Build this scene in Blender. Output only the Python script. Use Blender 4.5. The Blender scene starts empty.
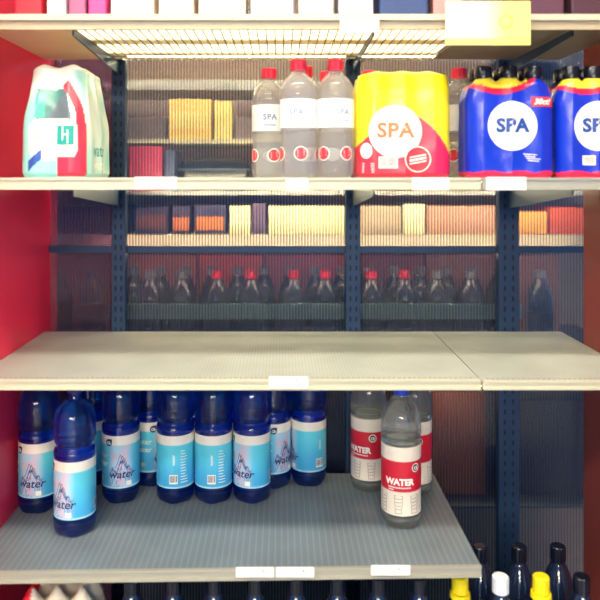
import bpy, math, random
from mathutils import Vector, noise
S = bpy.context.scene
COL = S.collection
PI = math.pi
STRIP = 2.6
LAMP = 50
CZ = 1.5            # camera height, level with the upper shelf
F = 700.0           # focal length in pixels of the 600 px frame
VX, VY = 280.0, 178.0

def at(px, py, y):
    """world point for a direction in the photograph, at distance y"""
    return ((px - VX) / F * y, y, CZ - (py - VY) / F * y)
def X(px, y): return (px - VX) / F * y
def lin(c):
    return tuple((v / 255.0 / 12.92) if v / 255.0 <= 0.04045 else ((v / 255.0 + 0.055) / 1.055) ** 2.4 for v in c)

# ------------------------------------------------------------------ materials
MATS = {}
def base_mat(name):
    m = bpy.data.materials.new(name); m.use_nodes = True
    nt = m.node_tree; nt.nodes.clear()
    out = nt.nodes.new('ShaderNodeOutputMaterial')
    return m, nt, out
def paint(name, rgb, rough=0.5, metal=0.0, spec=0.5, mottled=0.0, scale=30.0, emit=None, estr=0.0, coat=0.0):
    if name in MATS: return MATS[name]
    m, nt, out = base_mat(name)
    p = nt.nodes.new('ShaderNodeBsdfPrincipled'); nt.links.new(p.outputs[0], out.inputs[0])
    c = lin(rgb)
    p.inputs['Base Color'].default_value = (*c, 1)
    p.inputs['Roughness'].default_value = rough
    p.inputs['Metallic'].default_value = metal
    p.inputs['Specular IOR Level'].default_value = spec
    p.inputs['Coat Weight'].default_value = coat
    if mottled > 0:
        tc = nt.nodes.new('ShaderNodeTexCoord'); n = nt.nodes.new('ShaderNodeTexNoise')
        n.inputs['Scale'].default_value = scale; n.inputs['Detail'].default_value = 5
        nt.links.new(tc.outputs['Object'], n.inputs['Vector'])
        mx = nt.nodes.new('ShaderNodeMix'); mx.data_type = 'RGBA'
        mx.inputs[6].default_value = (*[v * (1 - mottled) for v in c], 1)
        mx.inputs[7].default_value = (*[min(1, v * (1 + mottled)) for v in c], 1)
        nt.links.new(n.outputs[0], mx.inputs[0]); nt.links.new(mx.outputs[2], p.inputs['Base Color'])
    if emit:
        p.inputs['Emission Color'].default_value = (*lin(emit), 1); p.inputs['Emission Strength'].default_value = estr
    MATS[name] = m; return m
def printed(name, rough=0.35, spec=0.5, coat=0.0):
    """a printed film: its artwork comes from the mesh's colour attribute"""
    if name in MATS: return MATS[name]
    m, nt, out = base_mat(name)
    p = nt.nodes.new('ShaderNodeBsdfPrincipled'); nt.links.new(p.outputs[0], out.inputs[0])
    a = nt.nodes.new('ShaderNodeAttribute'); a.attribute_name = 'print'
    nt.links.new(a.outputs['Color'], p.inputs['Base Color'])
    p.inputs['Roughness'].default_value = rough; p.inputs['Specular IOR Level'].default_value = spec
    p.inputs['Coat Weight'].default_value = coat; p.inputs['Coat Roughness'].default_value = 0.15
    tc = nt.nodes.new('ShaderNodeTexCoord'); n = nt.nodes.new('ShaderNodeTexNoise'); b = nt.nodes.new('ShaderNodeBump')
    n.inputs['Scale'].default_value = 45; b.inputs['Strength'].default_value = 0.12; b.inputs['Distance'].default_value = 0.01
    nt.links.new(tc.outputs['Object'], n.inputs['Vector']); nt.links.new(n.outputs[0], b.inputs['Height'])
    nt.links.new(b.outputs[0], p.inputs['Normal'])
    MATS[name] = m; return m
def liquid(name, rgb, rough=0.02, ior=1.33, thin=0.0, haze=0.0, hz=None):
    if name in MATS: return MATS[name]
    m, nt, out = base_mat(name)
    p = nt.nodes.new('ShaderNodeBsdfPrincipled')
    p.inputs['Base Color'].default_value = (*lin(rgb), 1)
    p.inputs['Roughness'].default_value = rough; p.inputs['IOR'].default_value = ior
    p.inputs['Transmission Weight'].default_value = 1.0
    p.inputs['Coat Weight'].default_value = 1.0; p.inputs['Coat Roughness'].default_value = 0.13
    if haze > 0:
        d = nt.nodes.new('ShaderNodeBsdfDiffuse'); d.inputs[0].default_value = (*lin(hz or rgb), 1)
        tr = nt.nodes.new('ShaderNodeBsdfTranslucent'); tr.inputs[0].default_value = (*lin(hz or rgb), 1)
        ad = nt.nodes.new('ShaderNodeMixShader'); nt.links.new(d.outputs[0], ad.inputs[1]); nt.links.new(tr.outputs[0], ad.inputs[2])
        m4 = nt.nodes.new('ShaderNodeMixShader'); m4.inputs[0].default_value = haze
        nt.links.new(p.outputs[0], m4.inputs[1]); nt.links.new(ad.outputs[0], m4.inputs[2]); p = m4
    if thin > 0:
        t = nt.nodes.new('ShaderNodeBsdfTransparent'); t.inputs[0].default_value = (*lin(rgb), 1)
        mx = nt.nodes.new('ShaderNodeMixShader'); mx.inputs[0].default_value = thin
        nt.links.new(p.outputs[0], mx.inputs[1]); nt.links.new(t.outputs[0], mx.inputs[2])
        nt.links.new(mx.outputs[0], out.inputs[0])
    else:
        nt.links.new(p.outputs[0], out.inputs[0])
    MATS[name] = m; return m
def sine_x(nt, pitch, axis=0, source='Object'):
    tc = nt.nodes.new('ShaderNodeTexCoord'); sp = nt.nodes.new('ShaderNodeSeparateXYZ')
    nt.links.new(tc.outputs[source], sp.inputs[0])
    a = nt.nodes.new('ShaderNodeMath'); a.operation = 'MULTIPLY'; a.inputs[1].default_value = 2 * PI / pitch
    nt.links.new(sp.outputs[axis], a.inputs[0])
    s = nt.nodes.new('ShaderNodeMath'); s.operation = 'SINE'; nt.links.new(a.outputs[0], s.inputs[0])
    r = nt.nodes.new('ShaderNodeMapRange'); r.inputs[1].default_value = -1; r.inputs[2].default_value = 1
    nt.links.new(s.outputs[0], r.inputs[0]); return r.outputs[0]
def twinwall(name, tint, web, web_amount=0.55, gloss=0.12):
    """twin-wall plastic sheet: clear channels between upright webs"""
    m, nt, out = base_mat(name)
    f = sine_x(nt, 0.0075)
    rp = nt.nodes.new('ShaderNodeValToRGB'); rp.color_ramp.elements[0].position = 0.45; rp.color_ramp.elements[1].position = 0.95
    rp.color_ramp.elements[0].color = (0.16, 0.16, 0.16, 1); rp.color_ramp.elements[1].color = (web_amount,) * 3 + (1,)
    nt.links.new(f, rp.inputs[0])
    t = nt.nodes.new('ShaderNodeBsdfTransparent'); t.inputs[0].default_value = (*lin(tint), 1)
    d = nt.nodes.new('ShaderNodeBsdfDiffuse'); d.inputs[0].default_value = (*lin(web), 1)
    g = nt.nodes.new('ShaderNodeBsdfGlossy'); g.inputs['Roughness'].default_value = 0.18
    bp = nt.nodes.new('ShaderNodeBump'); bp.inputs['Strength'].default_value = 0.5; bp.inputs['Distance'].default_value = 0.002
    nt.links.new(f, bp.inputs['Height']); nt.links.new(bp.outputs[0], g.inputs['Normal'])
    m1 = nt.nodes.new('ShaderNodeMixShader'); nt.links.new(rp.outputs[0], m1.inputs[0])
    nt.links.new(t.outputs[0], m1.inputs[1]); nt.links.new(d.outputs[0], m1.inputs[2])
    m2 = nt.nodes.new('ShaderNodeMixShader'); m2.inputs[0].default_value = gloss
    nt.links.new(m1.outputs[0], m2.inputs[1]); nt.links.new(g.outputs[0], m2.inputs[2])
    nt.links.new(m2.outputs[0], out.inputs[0]); return m
def ribbed(name, rgb, rgb2, pitch, rough=0.4, metal=0.0, strength=0.5):
    """enamelled shelf metal with fine ribs running front to back"""
    m, nt, out = base_mat(name)
    p = nt.nodes.new('ShaderNodeBsdfPrincipled'); nt.links.new(p.outputs[0], out.inputs[0])
    f = sine_x(nt, pitch)
    tc = nt.nodes.new('ShaderNodeTexCoord'); n = nt.nodes.new('ShaderNodeTexNoise'); n.inputs['Scale'].default_value = 9; n.inputs['Detail'].default_value = 7
    nt.links.new(tc.outputs['Object'], n.inputs['Vector'])
    rp = nt.nodes.new('ShaderNodeValToRGB'); rp.color_ramp.elements[0].position = .72; rp.color_ramp.elements[1].position = .97
    nt.links.new(f, rp.inputs[0])
    mx = nt.nodes.new('ShaderNodeMix'); mx.data_type = 'RGBA'
    mx.inputs[6].default_value = (*lin(rgb), 1); mx.inputs[7].default_value = (*lin(rgb2), 1)
    nt.links.new(rp.outputs[0], mx.inputs[0])
    m3 = nt.nodes.new('ShaderNodeMix'); m3.data_type = 'RGBA'; m3.blend_type = 'MULTIPLY'; m3.inputs[0].default_value = 0.45
    nt.links.new(mx.outputs[2], m3.inputs[6]); nt.links.new(n.outputs[0], m3.inputs[7])
    nt.links.new(m3.outputs[2], p.inputs['Base Color'])
    b = nt.nodes.new('ShaderNodeBump'); b.inputs['Strength'].default_value = strength; b.inputs['Distance'].default_value = 0.001
    nt.links.new(rp.outputs[0], b.inputs['Height']); nt.links.new(b.outputs[0], p.inputs['Normal'])
    p.inputs['Roughness'].default_value = rough; p.inputs['Metallic'].default_value = metal
    MATS[name] = m; return m

M_navy = paint('upright_navy', (28, 58, 92), .45, .3, mottled=.15)
M_hole = paint('slot_dark', (8, 14, 26), .8)
M_cream = paint('cream_rail', (200, 194, 168), .35, mottled=.05)
M_beige = paint('beige_deck', (232, 218, 180), .5, mottled=.08)
M_wire = paint('deck_wire', (150, 138, 118), .4, .3)
M_white = paint('white_card', (250, 246, 232), .5)
M_ink = paint('grey_ink', (120, 118, 120), .6)
M_navyink = paint('navy_ink', (24, 44, 96), .5)
M_redcap = paint('red_cap', (232, 30, 62), .35, mottled=.05)
M_bluecap = paint('blue_cap', (20, 60, 190), .3)
M_darkcap = paint('dark_blue_cap', (12, 30, 92), .3)
M_black = paint('black_plastic', (12, 18, 34), .25)
M_yellowcap = paint('yellow_cap', (245, 220, 20), .35)
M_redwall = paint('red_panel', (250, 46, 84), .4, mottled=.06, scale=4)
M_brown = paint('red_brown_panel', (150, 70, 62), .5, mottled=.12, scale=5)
M_shelf = ribbed('cream_shelf', (190, 198, 190), (176, 182, 174), .0065, .4, strength=.25)
M_shelfgrey = ribbed('grey_ribbed_shelf', (122, 136, 146), (142, 154, 160), .0125, .35, strength=.3)
M_lip = paint('shelf_lip', (172, 168, 152), .35, .2, mottled=.08)
M_blue = liquid('blue_bottle_plastic', (60, 140, 236), thin=.25, haze=.10, hz=(24, 90, 220))
M_clear = liquid('clear_bottle_plastic', (240, 244, 240), thin=.45, haze=.16)
M_clear2 = liquid('clear_spring_bottle_plastic', (244, 246, 246), thin=.45, haze=.34, hz=(236, 232, 240))
M_dark = paint('cola_bottle_dark', (22, 32, 54), .12, coat=.6)
M_label = printed('printed_label', .4)
M_film = printed('printed_film', .3, coat=.35)
M_spared = paint('badge_red', (226, 52, 66), .45)
M_peach = paint('peach_ink', (222, 128, 84), .5)
M_spablue = paint('spa_blue', (28, 70, 150), .45)
M_spamist = paint('pale_blue_ink', (130, 150, 186), .5)
M_teal = paint('teal_ink', (20, 160, 150), .5)

# ------------------------------------------------------------------ mesh helpers
class MB:
    def __init__(self): self.v = []; self.f = []; self.m = []; self.c = {}
    def add(self, vs, fs, mi=0, cols=None):
        o = len(self.v); self.v += [tuple(p) for p in vs]
        self.f += [tuple(i + o for i in f) for f in fs]; self.m += [mi] * len(fs)
        if cols:
            for i, c in enumerate(cols): self.c[o + i] = c
        return self
    def box(self, x0, x1, y0, y1, z0, z1, mi=0):
        vs = [(x, y, z) for x in (x0, x1) for y in (y0, y1) for z in (z0, z1)]
        return self.add(vs, [(0, 1, 3, 2), (4, 6, 7, 5), (0, 4, 5, 1), (2, 3, 7, 6), (0, 2, 6, 4), (1, 5, 7, 3)], mi)
    def lathe(self, prof, n=40, mi=0, cx=0, cy=0, cz=0, lobes=None, ridges=0, close=True):
        vs = []; k = len(prof)
        for (r, z) in prof:
            for i in range(n):
                a = 2 * PI * i / n; rr = r
                if lobes: rr = lobes(r, z, a)
                if ridges and i % 2: rr -= ridges
                vs.append((cx + rr * math.sin(a), cy - rr * math.cos(a), cz + z))
        fs = [(j * n + i, j * n + (i + 1) % n, (j + 1) * n + (i + 1) % n, (j + 1) * n + i) for j in range(k - 1) for i in range(n)]
        if close:
            fs.append(tuple(range(n - 1, -1, -1))); fs.append(tuple((k - 1) * n + i for i in range(n)))
        return self.add(vs, fs, mi)
    def tube(self, p, q, r, n=8, mi=0):
        p = Vector(p); q = Vector(q); d = (q - p).normalized()
        u = d.orthogonal().normalized(); w = d.cross(u)
        vs = [tuple(c + r * (math.cos(2 * PI * i / n) * u + math.sin(2 * PI * i / n) * w)) for c in (p, q) for i in range(n)]
        return self.add(vs, [(i, (i + 1) % n, n + (i + 1) % n, n + i) for i in range(n)] + [tuple(range(n - 1, -1, -1)), tuple(range(n, 2 * n))], mi)
    def build(self, name, mats, parent=None, smooth=False, bevel=0, loc=None):
        me = bpy.data.meshes.new(name); me.from_pydata(self.v, [], self.f)
        for m in (mats if isinstance(mats, (list, tuple)) else [mats]): me.materials.append(m)
        me.polygons.foreach_set('material_index', self.m)
        if self.c:
            at_ = me.color_attributes.new('print', 'FLOAT_COLOR', 'POINT')
            buf = []
            for i in range(len(self.v)): buf += [*lin(self.c.get(i, (255, 255, 255))), 1.0]
            at_.data.foreach_set('color', buf)
        if smooth:
            me.polygons.foreach_set('use_smooth', [True] * len(me.polygons))
            me.set_sharp_from_angle(angle=math.radians(38))
        me.update()
        o = bpy.data.objects.new(name, me); COL.objects.link(o)
        if parent: o.parent = parent
        if loc: o.location = loc
        if bevel:
            b = o.modifiers.new('bevel', 'BEVEL'); b.width = bevel; b.segments = 3; b.limit_method = 'ANGLE'
        return o

def tag(o, label=None, cat=None, group=None, kind=None):
    if label: o['label'] = label
    if cat: o['category'] = cat
    if group: o['group'] = group
    if kind: o['kind'] = kind
    return o
def empty(name, loc, label, cat, group=None, rz=0):
    o = bpy.data.objects.new(name, None); COL.objects.link(o); o.location = loc; o.rotation_euler = (0, 0, rz)
    o.empty_display_size = .05
    return tag(o, label, cat, group)
def dup(root, loc, rz, label, group=None):
    r = root.copy(); COL.objects.link(r); r.location = loc; r.rotation_euler = (0, 0, rz); r['label'] = label
    if group: r['group'] = group
    for ch in list(root.children):
        c = ch.copy(); COL.objects.link(c); c.parent = r
        for g in list(ch.children):
            d = g.copy(); COL.objects.link(d); d.parent = c
    return r

_tc = {}
def text_mesh(s, size, bold=0.0, shear=0.0, space=1.0):
    k = (s, size, bold, shear, space)
    if k in _tc: return _tc[k]
    cu = bpy.data.curves.new('lettering', 'FONT'); cu.body = s; cu.size = size; cu.align_x = 'CENTER'; cu.align_y = 'CENTER'
    cu.offset = bold; cu.shear = shear; cu.space_character = space; cu.resolution_u = 3
    ob = bpy.data.objects.new('lettering', cu)
    me = bpy.data.meshes.new_from_object(ob)
    r = ([(v.co.x, v.co.y) for v in me.vertices], [tuple(p.vertices) for p in me.polygons])
    bpy.data.objects.remove(ob); bpy.data.meshes.remove(me); bpy.data.curves.remove(cu)
    _tc[k] = r; return r
def put_text(mb, fn, s, size, u, v, mi, bold=0.0, shear=0.0, space=1.0, sx=1.0, off=.0006, rot=0.0):
    vs, fs = text_mesh(s, size, bold, shear, space)
    c, q = math.cos(rot), math.sin(rot)
    mb.add([fn(u + (x * c * sx - y * q), v + (x * q * sx + y * c), off) for x, y in vs], fs, mi)
def put_disc(mb, fn, u, v, r0, r1, mi, off=.0005, n=36, sy=1.0):
    rings = 5; vs = []; fs = []
    for k in range(rings + 1):
        r = r0 + (r1 - r0) * k / rings
        for i in range(n):
            a = 2 * PI * i / n; vs.append(fn(u + r * math.cos(a), v + r * math.sin(a) * sy, off))
    for k in range(rings):
        for i in range(n):
            fs.append((k * n + i, (k + 1) * n + i, (k + 1) * n + (i + 1) % n, k * n + (i + 1) % n))
    mb.add(vs, fs, mi)
def put_rect(mb, fn, u0, u1, v0, v1, mi, off=.0005, nu=4, nv=2):
    vs = [fn(u0 + (u1 - u0) * i / nu, v0 + (v1 - v0) * j / nv, off) for j in range(nv + 1) for i in range(nu + 1)]
    fs = [(j * (nu + 1) + i, j * (nu + 1) + i + 1, (j + 1) * (nu + 1) + i + 1, (j + 1) * (nu + 1) + i) for j in range(nv) for i in range(nu)]
    mb.add(vs, fs, mi)
def put_line(mb, fn, pts, w, mi, off=.0006):
    for (a, b) in zip(pts, pts[1:]):
        dx, dy = b[0] - a[0], b[1] - a[1]; L = math.hypot(dx, dy) or 1; nx, ny = -dy / L * w / 2, dx / L * w / 2
        mb.add([fn(a[0] + nx, a[1] + ny, off), fn(a[0] - nx, a[1] - ny, off), fn(b[0] - nx, b[1] - ny, off), fn(b[0] + nx, b[1] + ny, off)], [(0, 1, 2, 3)], mi)
def put_barcode(mb, fn, u, v, w, h, m_bg, m_ink, seed=1):
    put_rect(mb, fn, u - w / 2, u + w / 2, v - h / 2, v + h / 2, m_bg, .0004, 6, 2)
    rd = random.Random(seed); x = u - w * .42
    while x < u + w * .42:
        b = rd.choice((.0004, .0007, .0011)); put_rect(mb, fn, x, x + b, v - h * .32, v + h * .4, m_ink, .0008, 1, 1); x += b + rd.choice((.0006, .0009))
def cyl(r):
    def f(u, v, off=0):
        a = u / r; return ((r + off) * math.sin(a), -(r + off) * math.cos(a), v)
    return f
def label_band(mb, r, z0, z1, colfn, n=120, k=36, mi=0, th=.0004):
    vs = []; cs = []
    for j in range(k + 1):
        z = z0 + (z1 - z0) * j / k
        for i in range(n):
            a = 2 * PI * i / n; vs.append((r * math.sin(a), -r * math.cos(a), z))
            aa = a if a <= PI else a - 2 * PI
            cs.append(colfn(aa, z))
    fs = [(j * n + i, j * n + (i + 1) % n, (j + 1) * n + (i + 1) % n, (j + 1) * n + i) for j in range(k) for i in range(n)]
    mb.add(vs, fs, mi, cs)
    # returned edges and inner face give the wrap its thickness
    vi = []
    for z in (z0, z1):
        for rr in (r, r - th):
            for i in range(n):
                a = 2 * PI * i / n; vi.append((rr * math.sin(a), -rr * math.cos(a), z))
    g = []
    for i in range(n):
        j = (i + 1) % n
        g += [(i, n + i, n + j, j), (2 * n + i, 2 * n + j, 3 * n + j, 3 * n + i), (n + i, 3 * n + i, 3 * n + j, n + j)]
    mb.add(vi, g, mi, [colfn(0, z0)] * len(vi))
def mixc(a, b, t):
    t = max(0, min(1, t)); return tuple(x + (y - x) * t for x, y in zip(a, b))
def smooth(a, b, x):
    t = max(0, min(1, (x - a) / (b - a))); return t * t * (3 - 2 * t)
def spline(prof, sub=4):
    """smooth a (r, z) profile, keeping its points"""
    out = []
    for i in range(len(prof) - 1):
        p0 = prof[max(0, i - 1)]; p1 = prof[i]; p2 = prof[i + 1]; p3 = prof[min(len(prof) - 1, i + 2)]
        for k in range(sub):
            t = k / sub
            q = []
            for c in (0, 1):
                m1 = (p2[c] - p0[c]) / 2; m2 = (p3[c] - p1[c]) / 2
                q.append((2 * t**3 - 3 * t**2 + 1) * p1[c] + (t**3 - 2 * t**2 + t) * m1 + (-2 * t**3 + 3 * t**2) * p2[c] + (t**3 - t**2) * m2)
            out.append((max(.0005, q[0]), q[1]))
    out.append(prof[-1]); return out
def petal(R):
    def f(r, z, a):
        if z < .022 and r > .015:
            k = (1 - z / .022); return r * (1 - .10 * k * (0.5 + .5 * math.cos(5 * a)))
        return r
    return f
def cap(root, r, z0, z1, mat, n=48):
    mb = MB(); mb.lathe([(r, z0), (r, z1 - .0025), (r - .0015, z1 - .0006), (r - .004, z1)], n, ridges=.0006)
    c = mb.build('cap', mat, root, smooth=False)
    return c

# ------------------------------------------------------------------ the place: floor, ceiling
floor = MB().box(-5, 5, -12, 6, -.05, 0).build('floor', paint('floor_tile', (150, 150, 150), .4, mottled=.15, scale=3)); tag(floor, kind='structure')
ceil = MB().box(-5, 5, -12, 6, 3.2, 3.25).build('ceiling', paint('ceiling_white', (120, 130, 140), .8)); tag(ceil, kind='structure')
M_lamp = paint('lamp_diffuser', (255, 255, 255), .5, emit=(255, 243, 220), estr=LAMP)
def ceiling_lamp(x, y, L, label, wid=.22):
    t = empty('ceiling_light', (x, y, 3.2), label, 'light', 'aisle ceiling lights')
    MB().box(-L / 2 - .03, L / 2 + .03, -wid / 2 - .03, wid / 2 + .03, -.08, -.001).build('housing', M_white, t)
    MB().box(-L / 2, L / 2, -wid / 2, wid / 2, -.095, -.0805).build('diffuser', M_lamp, t)
ceiling_lamp(-.25, .35, 2.2, 'long ceiling light over the aisle closest to the shelves')
ceiling_lamp(-.6, -.9, 2.2, 'long ceiling light over the aisle farther from the shelves')

ceiling_lamp(-.3, -6.0, 4.4, 'wide ceiling light far down the shop, first of the far three', .8)
ceiling_lamp(-.3, -8.0, 4.4, 'wide ceiling light far down the shop, middle of the far three', .8)
ceiling_lamp(-.3, -10.0, 4.4, 'wide ceiling light at the far end of the shop', .8)

# ------------------------------------------------------------------ shelf unit
ZU = CZ - .0008     # upper shelf top, level with the eye
ZM = CZ - .372      # middle shelf top
ZB = CZ - .715      # bottom shelf top
ZT = CZ + .283      # top wire shelf underside
YF, YB = 1.29, 1.695
XL, XR, XJ = -.572, .682, .3705
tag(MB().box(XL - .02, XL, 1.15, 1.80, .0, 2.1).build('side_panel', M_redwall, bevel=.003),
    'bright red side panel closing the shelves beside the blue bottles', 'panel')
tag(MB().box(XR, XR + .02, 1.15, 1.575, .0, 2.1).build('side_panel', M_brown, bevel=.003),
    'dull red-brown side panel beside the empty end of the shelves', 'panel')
def upright(px, w, label):
    x = X(px, 1.71)
    t = empty('shelf_upright', (x, 1.715, .2), label, 'upright', 'slotted uprights behind the shelves')
    mb = MB(); mb.box(-w / 2, w / 2, -.012, .012, 0, 1.9)
    mb.build('post', M_navy, t, bevel=.002)
    s = MB(); z = .05
    while z < 1.86:
        for dx in (-w * .2, w * .2): s.box(dx - .002, dx + .002, -.0128, -.0115, z, z + .012)
        z += .025
    s.build('slot_rows', M_hole, t)
    return x
u1 = upright(119, .034, 'dark navy slotted upright beside the white and mint multipack')
u2 = upright(353, .036, 'dark navy slotted upright in the middle, behind the yellow multipack')
u3 = upright(508, .050, 'widest dark navy slotted upright, behind the blue multipack')
# cross rails between uprights
xs = [XL, u1, u1, u2, u2, u3, u3, .86]
names = ['next to the red side panel', 'across the bay with the row of red caps', 'across the bay right of the middle upright', 'across the narrow end bay']
for i in range(4):
    a, b = xs[2 * i] + .001, xs[2 * i + 1] - .001
    z = at(0, 250, 1.715)[2]
    tag(MB().box(a, b, 1.7285, 1.7350, z - .0085, z + .0085).build('cross_rail', M_navy, bevel=.001), 'dark horizontal rail ' + names[i], 'rail', 'dark cross rails')
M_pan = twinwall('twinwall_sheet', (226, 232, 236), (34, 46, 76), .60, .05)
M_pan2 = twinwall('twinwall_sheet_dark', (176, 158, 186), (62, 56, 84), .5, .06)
pn = ['tinted ribbed plastic back sheet next to the red side panel', 'widest ribbed clear plastic back sheet, rows of red caps behind it',
      'ribbed clear plastic back sheet between the middle and wide uprights', 'ribbed plastic back sheet of the end bay, orange cartons behind it']
px_ = [XL, u1, u2, u3, .86]
for i in range(4):
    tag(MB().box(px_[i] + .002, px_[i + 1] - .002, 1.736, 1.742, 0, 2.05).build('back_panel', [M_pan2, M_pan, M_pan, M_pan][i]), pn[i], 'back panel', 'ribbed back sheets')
# flanges where the sheet meets the middle shelf
# brackets: tapered arms carrying a shelf from an upright
def bracket(x, ztop, label, y1=1.33, big=.045):
    mb = MB(); w = .0015
    pr = [(1.702, ztop - big), (1.702, ztop), (y1, ztop), (y1, ztop - .012), (1.62, ztop - big * .85)]
    vs = [(x - w, y, z) for y, z in pr] + [(x + w, y, z) for y, z in pr]; n = len(pr)
    mb.add(vs, [tuple(range(n)), tuple(range(2 * n - 1, n - 1, -1))] + [(i, n + i, n + (i + 1) % n, (i + 1) % n) for i in range(n)])
    tag(mb.build('shelf_bracket', M_navy), label, 'bracket', 'shelf brackets')

def shelf(name, label, x0, x1, yf, yb, ztop, mat, lip=.017, skew=0.0, rail=M_cream, thick=.006):
    t = empty(name, ((x0 + x1) / 2, (yf + yb) / 2, ztop - lip), label, 'shelf')
    ox, oy = (x0 + x1) / 2, (yf + yb) / 2
    mb = MB()
    fl = yf - skew * .0; y0l, y0r = yf - skew, yf
    def bx(z0, z1, ya_l, ya_r, yb_l, yb_r, m=mb, mi=0, xa=x0, xb=x1):
        def yy(x, l, r): return l + (r - l) * (x - x0) / (x1 - x0)
        P = [(xa, yy(xa, ya_l, ya_r)), (xb, yy(xb, ya_l, ya_r)), (xb, yy(xb, yb_l, yb_r)), (xa, yy(xa, yb_l, yb_r))]
        m.add([(x - ox, y - oy, z - ztop + lip) for z in (z0, z1) for x, y in P],
              [(3, 2, 1, 0), (4, 5, 6, 7), (0, 1, 5, 4), (1, 2, 6, 5), (2, 3, 7, 6), (3, 0, 4, 7)], mi)
    bx(ztop - thick, ztop, y0l + .004, y0r + .004, yb, yb)
    bx(ztop - lip, ztop - thick - .0003, y0l + .02, y0r + .02, y0l + .023, y0r + .023)
    mb.build('shelf_board', mat, t)
    r = MB()
    bx(ztop - lip, ztop + .0012, y0l - .002, y0r - .002, y0l + .0036, y0r + .0036, r)       # front rail
    bx(ztop - lip - .0005, ztop - lip + .0035, y0l - .005, y0r - .005, y0l - .0022, y0r - .0022, r)  # lower bead
    bx(ztop - .003, ztop + .0015, y0l - .0045, y0r - .0045, y0l - .0022, y0r - .0022, r)
    r.build('price_rail', rail, t)
    if ztop == ZM:
        q = MB(); x = x0 + .01
        while x < x1 - .01:
            yy = y0l + .0105; q.box(x - ox, x + .0055 - ox, yy - oy, yy + .0028 - oy, lip + .0001, lip + .0004); x += .0095
        q.build('slot_row', paint('slot_grey', (112, 112, 104), .6), t)
    return t
shelf('shelf', 'upper eye-level cream shelf carrying the clear bottles and multipacks', XL + .002, XJ - .001, YF, YB, ZU, M_shelf, .020)
shelf('shelf', 'short end shelf carrying the blue multipacks', XJ + .001, XR - .002, YF - .006, YB, ZU, M_shelf, .020, rail=M_lip)
shelf('shelf', 'wide empty cream shelf in the middle of the unit', XL + .002, XJ - .001, YF, YB, ZM, M_shelf, .017)
shelf('shelf', 'short empty cream end shelf next to the wide empty one', XJ + .001, XR - .002, YF - .006, YB, ZM, M_shelf, .015)
shelf('shelf', 'grey ribbed bottom shelf carrying the blue and clear water bottles', XL + .002, XJ, YF, YB, ZB, M_shelfgrey, .018, skew=.022, rail=M_lip)
# rows of small slots pressed in the middle shelf near its edge belong to the rail look
bracket(u1, ZU - .022, 'shelf bracket under the upper shelf on the upright beside the multipack')
bracket(u2, ZU - .022, 'shelf bracket under the upper shelf on the middle upright')
bracket(u3 + .0, ZU - .022, 'large dark bracket under the short end shelf', big=.05)
bracket(.3, ZU - .021, 'thin bracket under the joint of the upper shelves', big=.02) if False else None

# top wire shelf
def wire_shelf():
    t = empty('wire_shelf', (0, 1.5, ZT), 'cream wire deck shelf at the very top with goods on it', 'shelf')
    b = MB(); b.box(-.40, XJ - .004, YF + .005 - 1.5, YB - 1.5, .0125, .0145)
    b.build('deck_liner', M_beige, t)
    w = MB(); x = -.395
    while x < XJ - .01:
        w.tube((x, YF + .01 - 1.5, .003), (x, YB - 1.5, .003), .0015, 6); x += .0175
    for a, b2 in ((1.300, 1.362), (1.462, 1.508), (1.616, 1.640), (1.670, 1.69)):
        w.box(-.398, XJ - .006, a - 1.5, b2 - 1.5, .0045, .0060, 1)
    w.build('wire_deck', [M_wire, M_beige], t)
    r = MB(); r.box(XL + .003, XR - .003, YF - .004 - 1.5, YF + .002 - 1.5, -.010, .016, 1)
    r.box(XL + .003, XR - .003, YF - .010 - 1.5, YF - .0042 - 1.5, .006, .017)
    r.build('price_rail', [M_cream, paint('shaded_rail', (186, 168, 138), .4, mottled=.08)], t)  # lower rail painted tan for the shadow its top bead casts
    s = MB(); s.box(XL + .003, -.402, YF + .005 - 1.5, YB - 1.5, .004, .010); s.build('side_deck', M_beige, t)
    s = MB(); s.box(XJ, XR - .003, YF + .005 - 1.5, YB - 1.5, .004, .010); s.build('end_deck', paint('brown_deck', (84, 66, 62), .5, mottled=.3), t)
    return t
wire_shelf()
bracket(u1 - .0, ZT - .001, 'bracket under the wire shelf on the upright beside the multipack', big=.03)
bracket(X(353, 1.71), ZT - .001, 'bracket under the wire shelf on the middle upright', big=.022)
bracket(u3, ZT - .001, 'bracket under the wire shelf on the widest upright', big=.03)
M_fill = paint('tube_glow', (255, 255, 255), .5, emit=(255, 236, 196), estr=75)
def fill_tube(x0, x1, y, z, label, mat=M_fill, r=.0045):  # unseen glowing tubes, added to light the goods behind the sheets
    t = empty('fill_tube', ((x0 + x1) / 2, y, z), label, 'lamp')
    h = (x1 - x0) / 2
    MB().tube((-h + .012, 0, 0), (h - .012, 0, 0), r, 12).build('tube', mat, t, smooth=True)
    for sx in (-1, 1):
        e = MB(); e.box(*sorted((sx * h, sx * (h - .0118))), -.006, .006, -.006, .006); e.build('end_holder', M_cream, t)
M_strip = paint('lamp_strip_glow', (255, 255, 255), .5, emit=(255, 230, 178), estr=STRIP)
for ya, yb_, lab in ((1.364, 1.460, 'front flat lamp strip glowing above the wires of the top shelf'), (1.510, 1.614, 'rear flat lamp strip glowing above the wires of the top shelf')):
    t = empty('shelf_lamp', (-.015, (ya + yb_) / 2, ZT + .0062), lab, 'lamp'); h = (yb_ - ya) / 2
    MB().box(-.383, .375, -h, h, 0, .003).build('diffuser', M_strip, t)
    MB().box(-.383, .375, -h, h, .0032, .006).build('backing', M_white, t)

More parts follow.
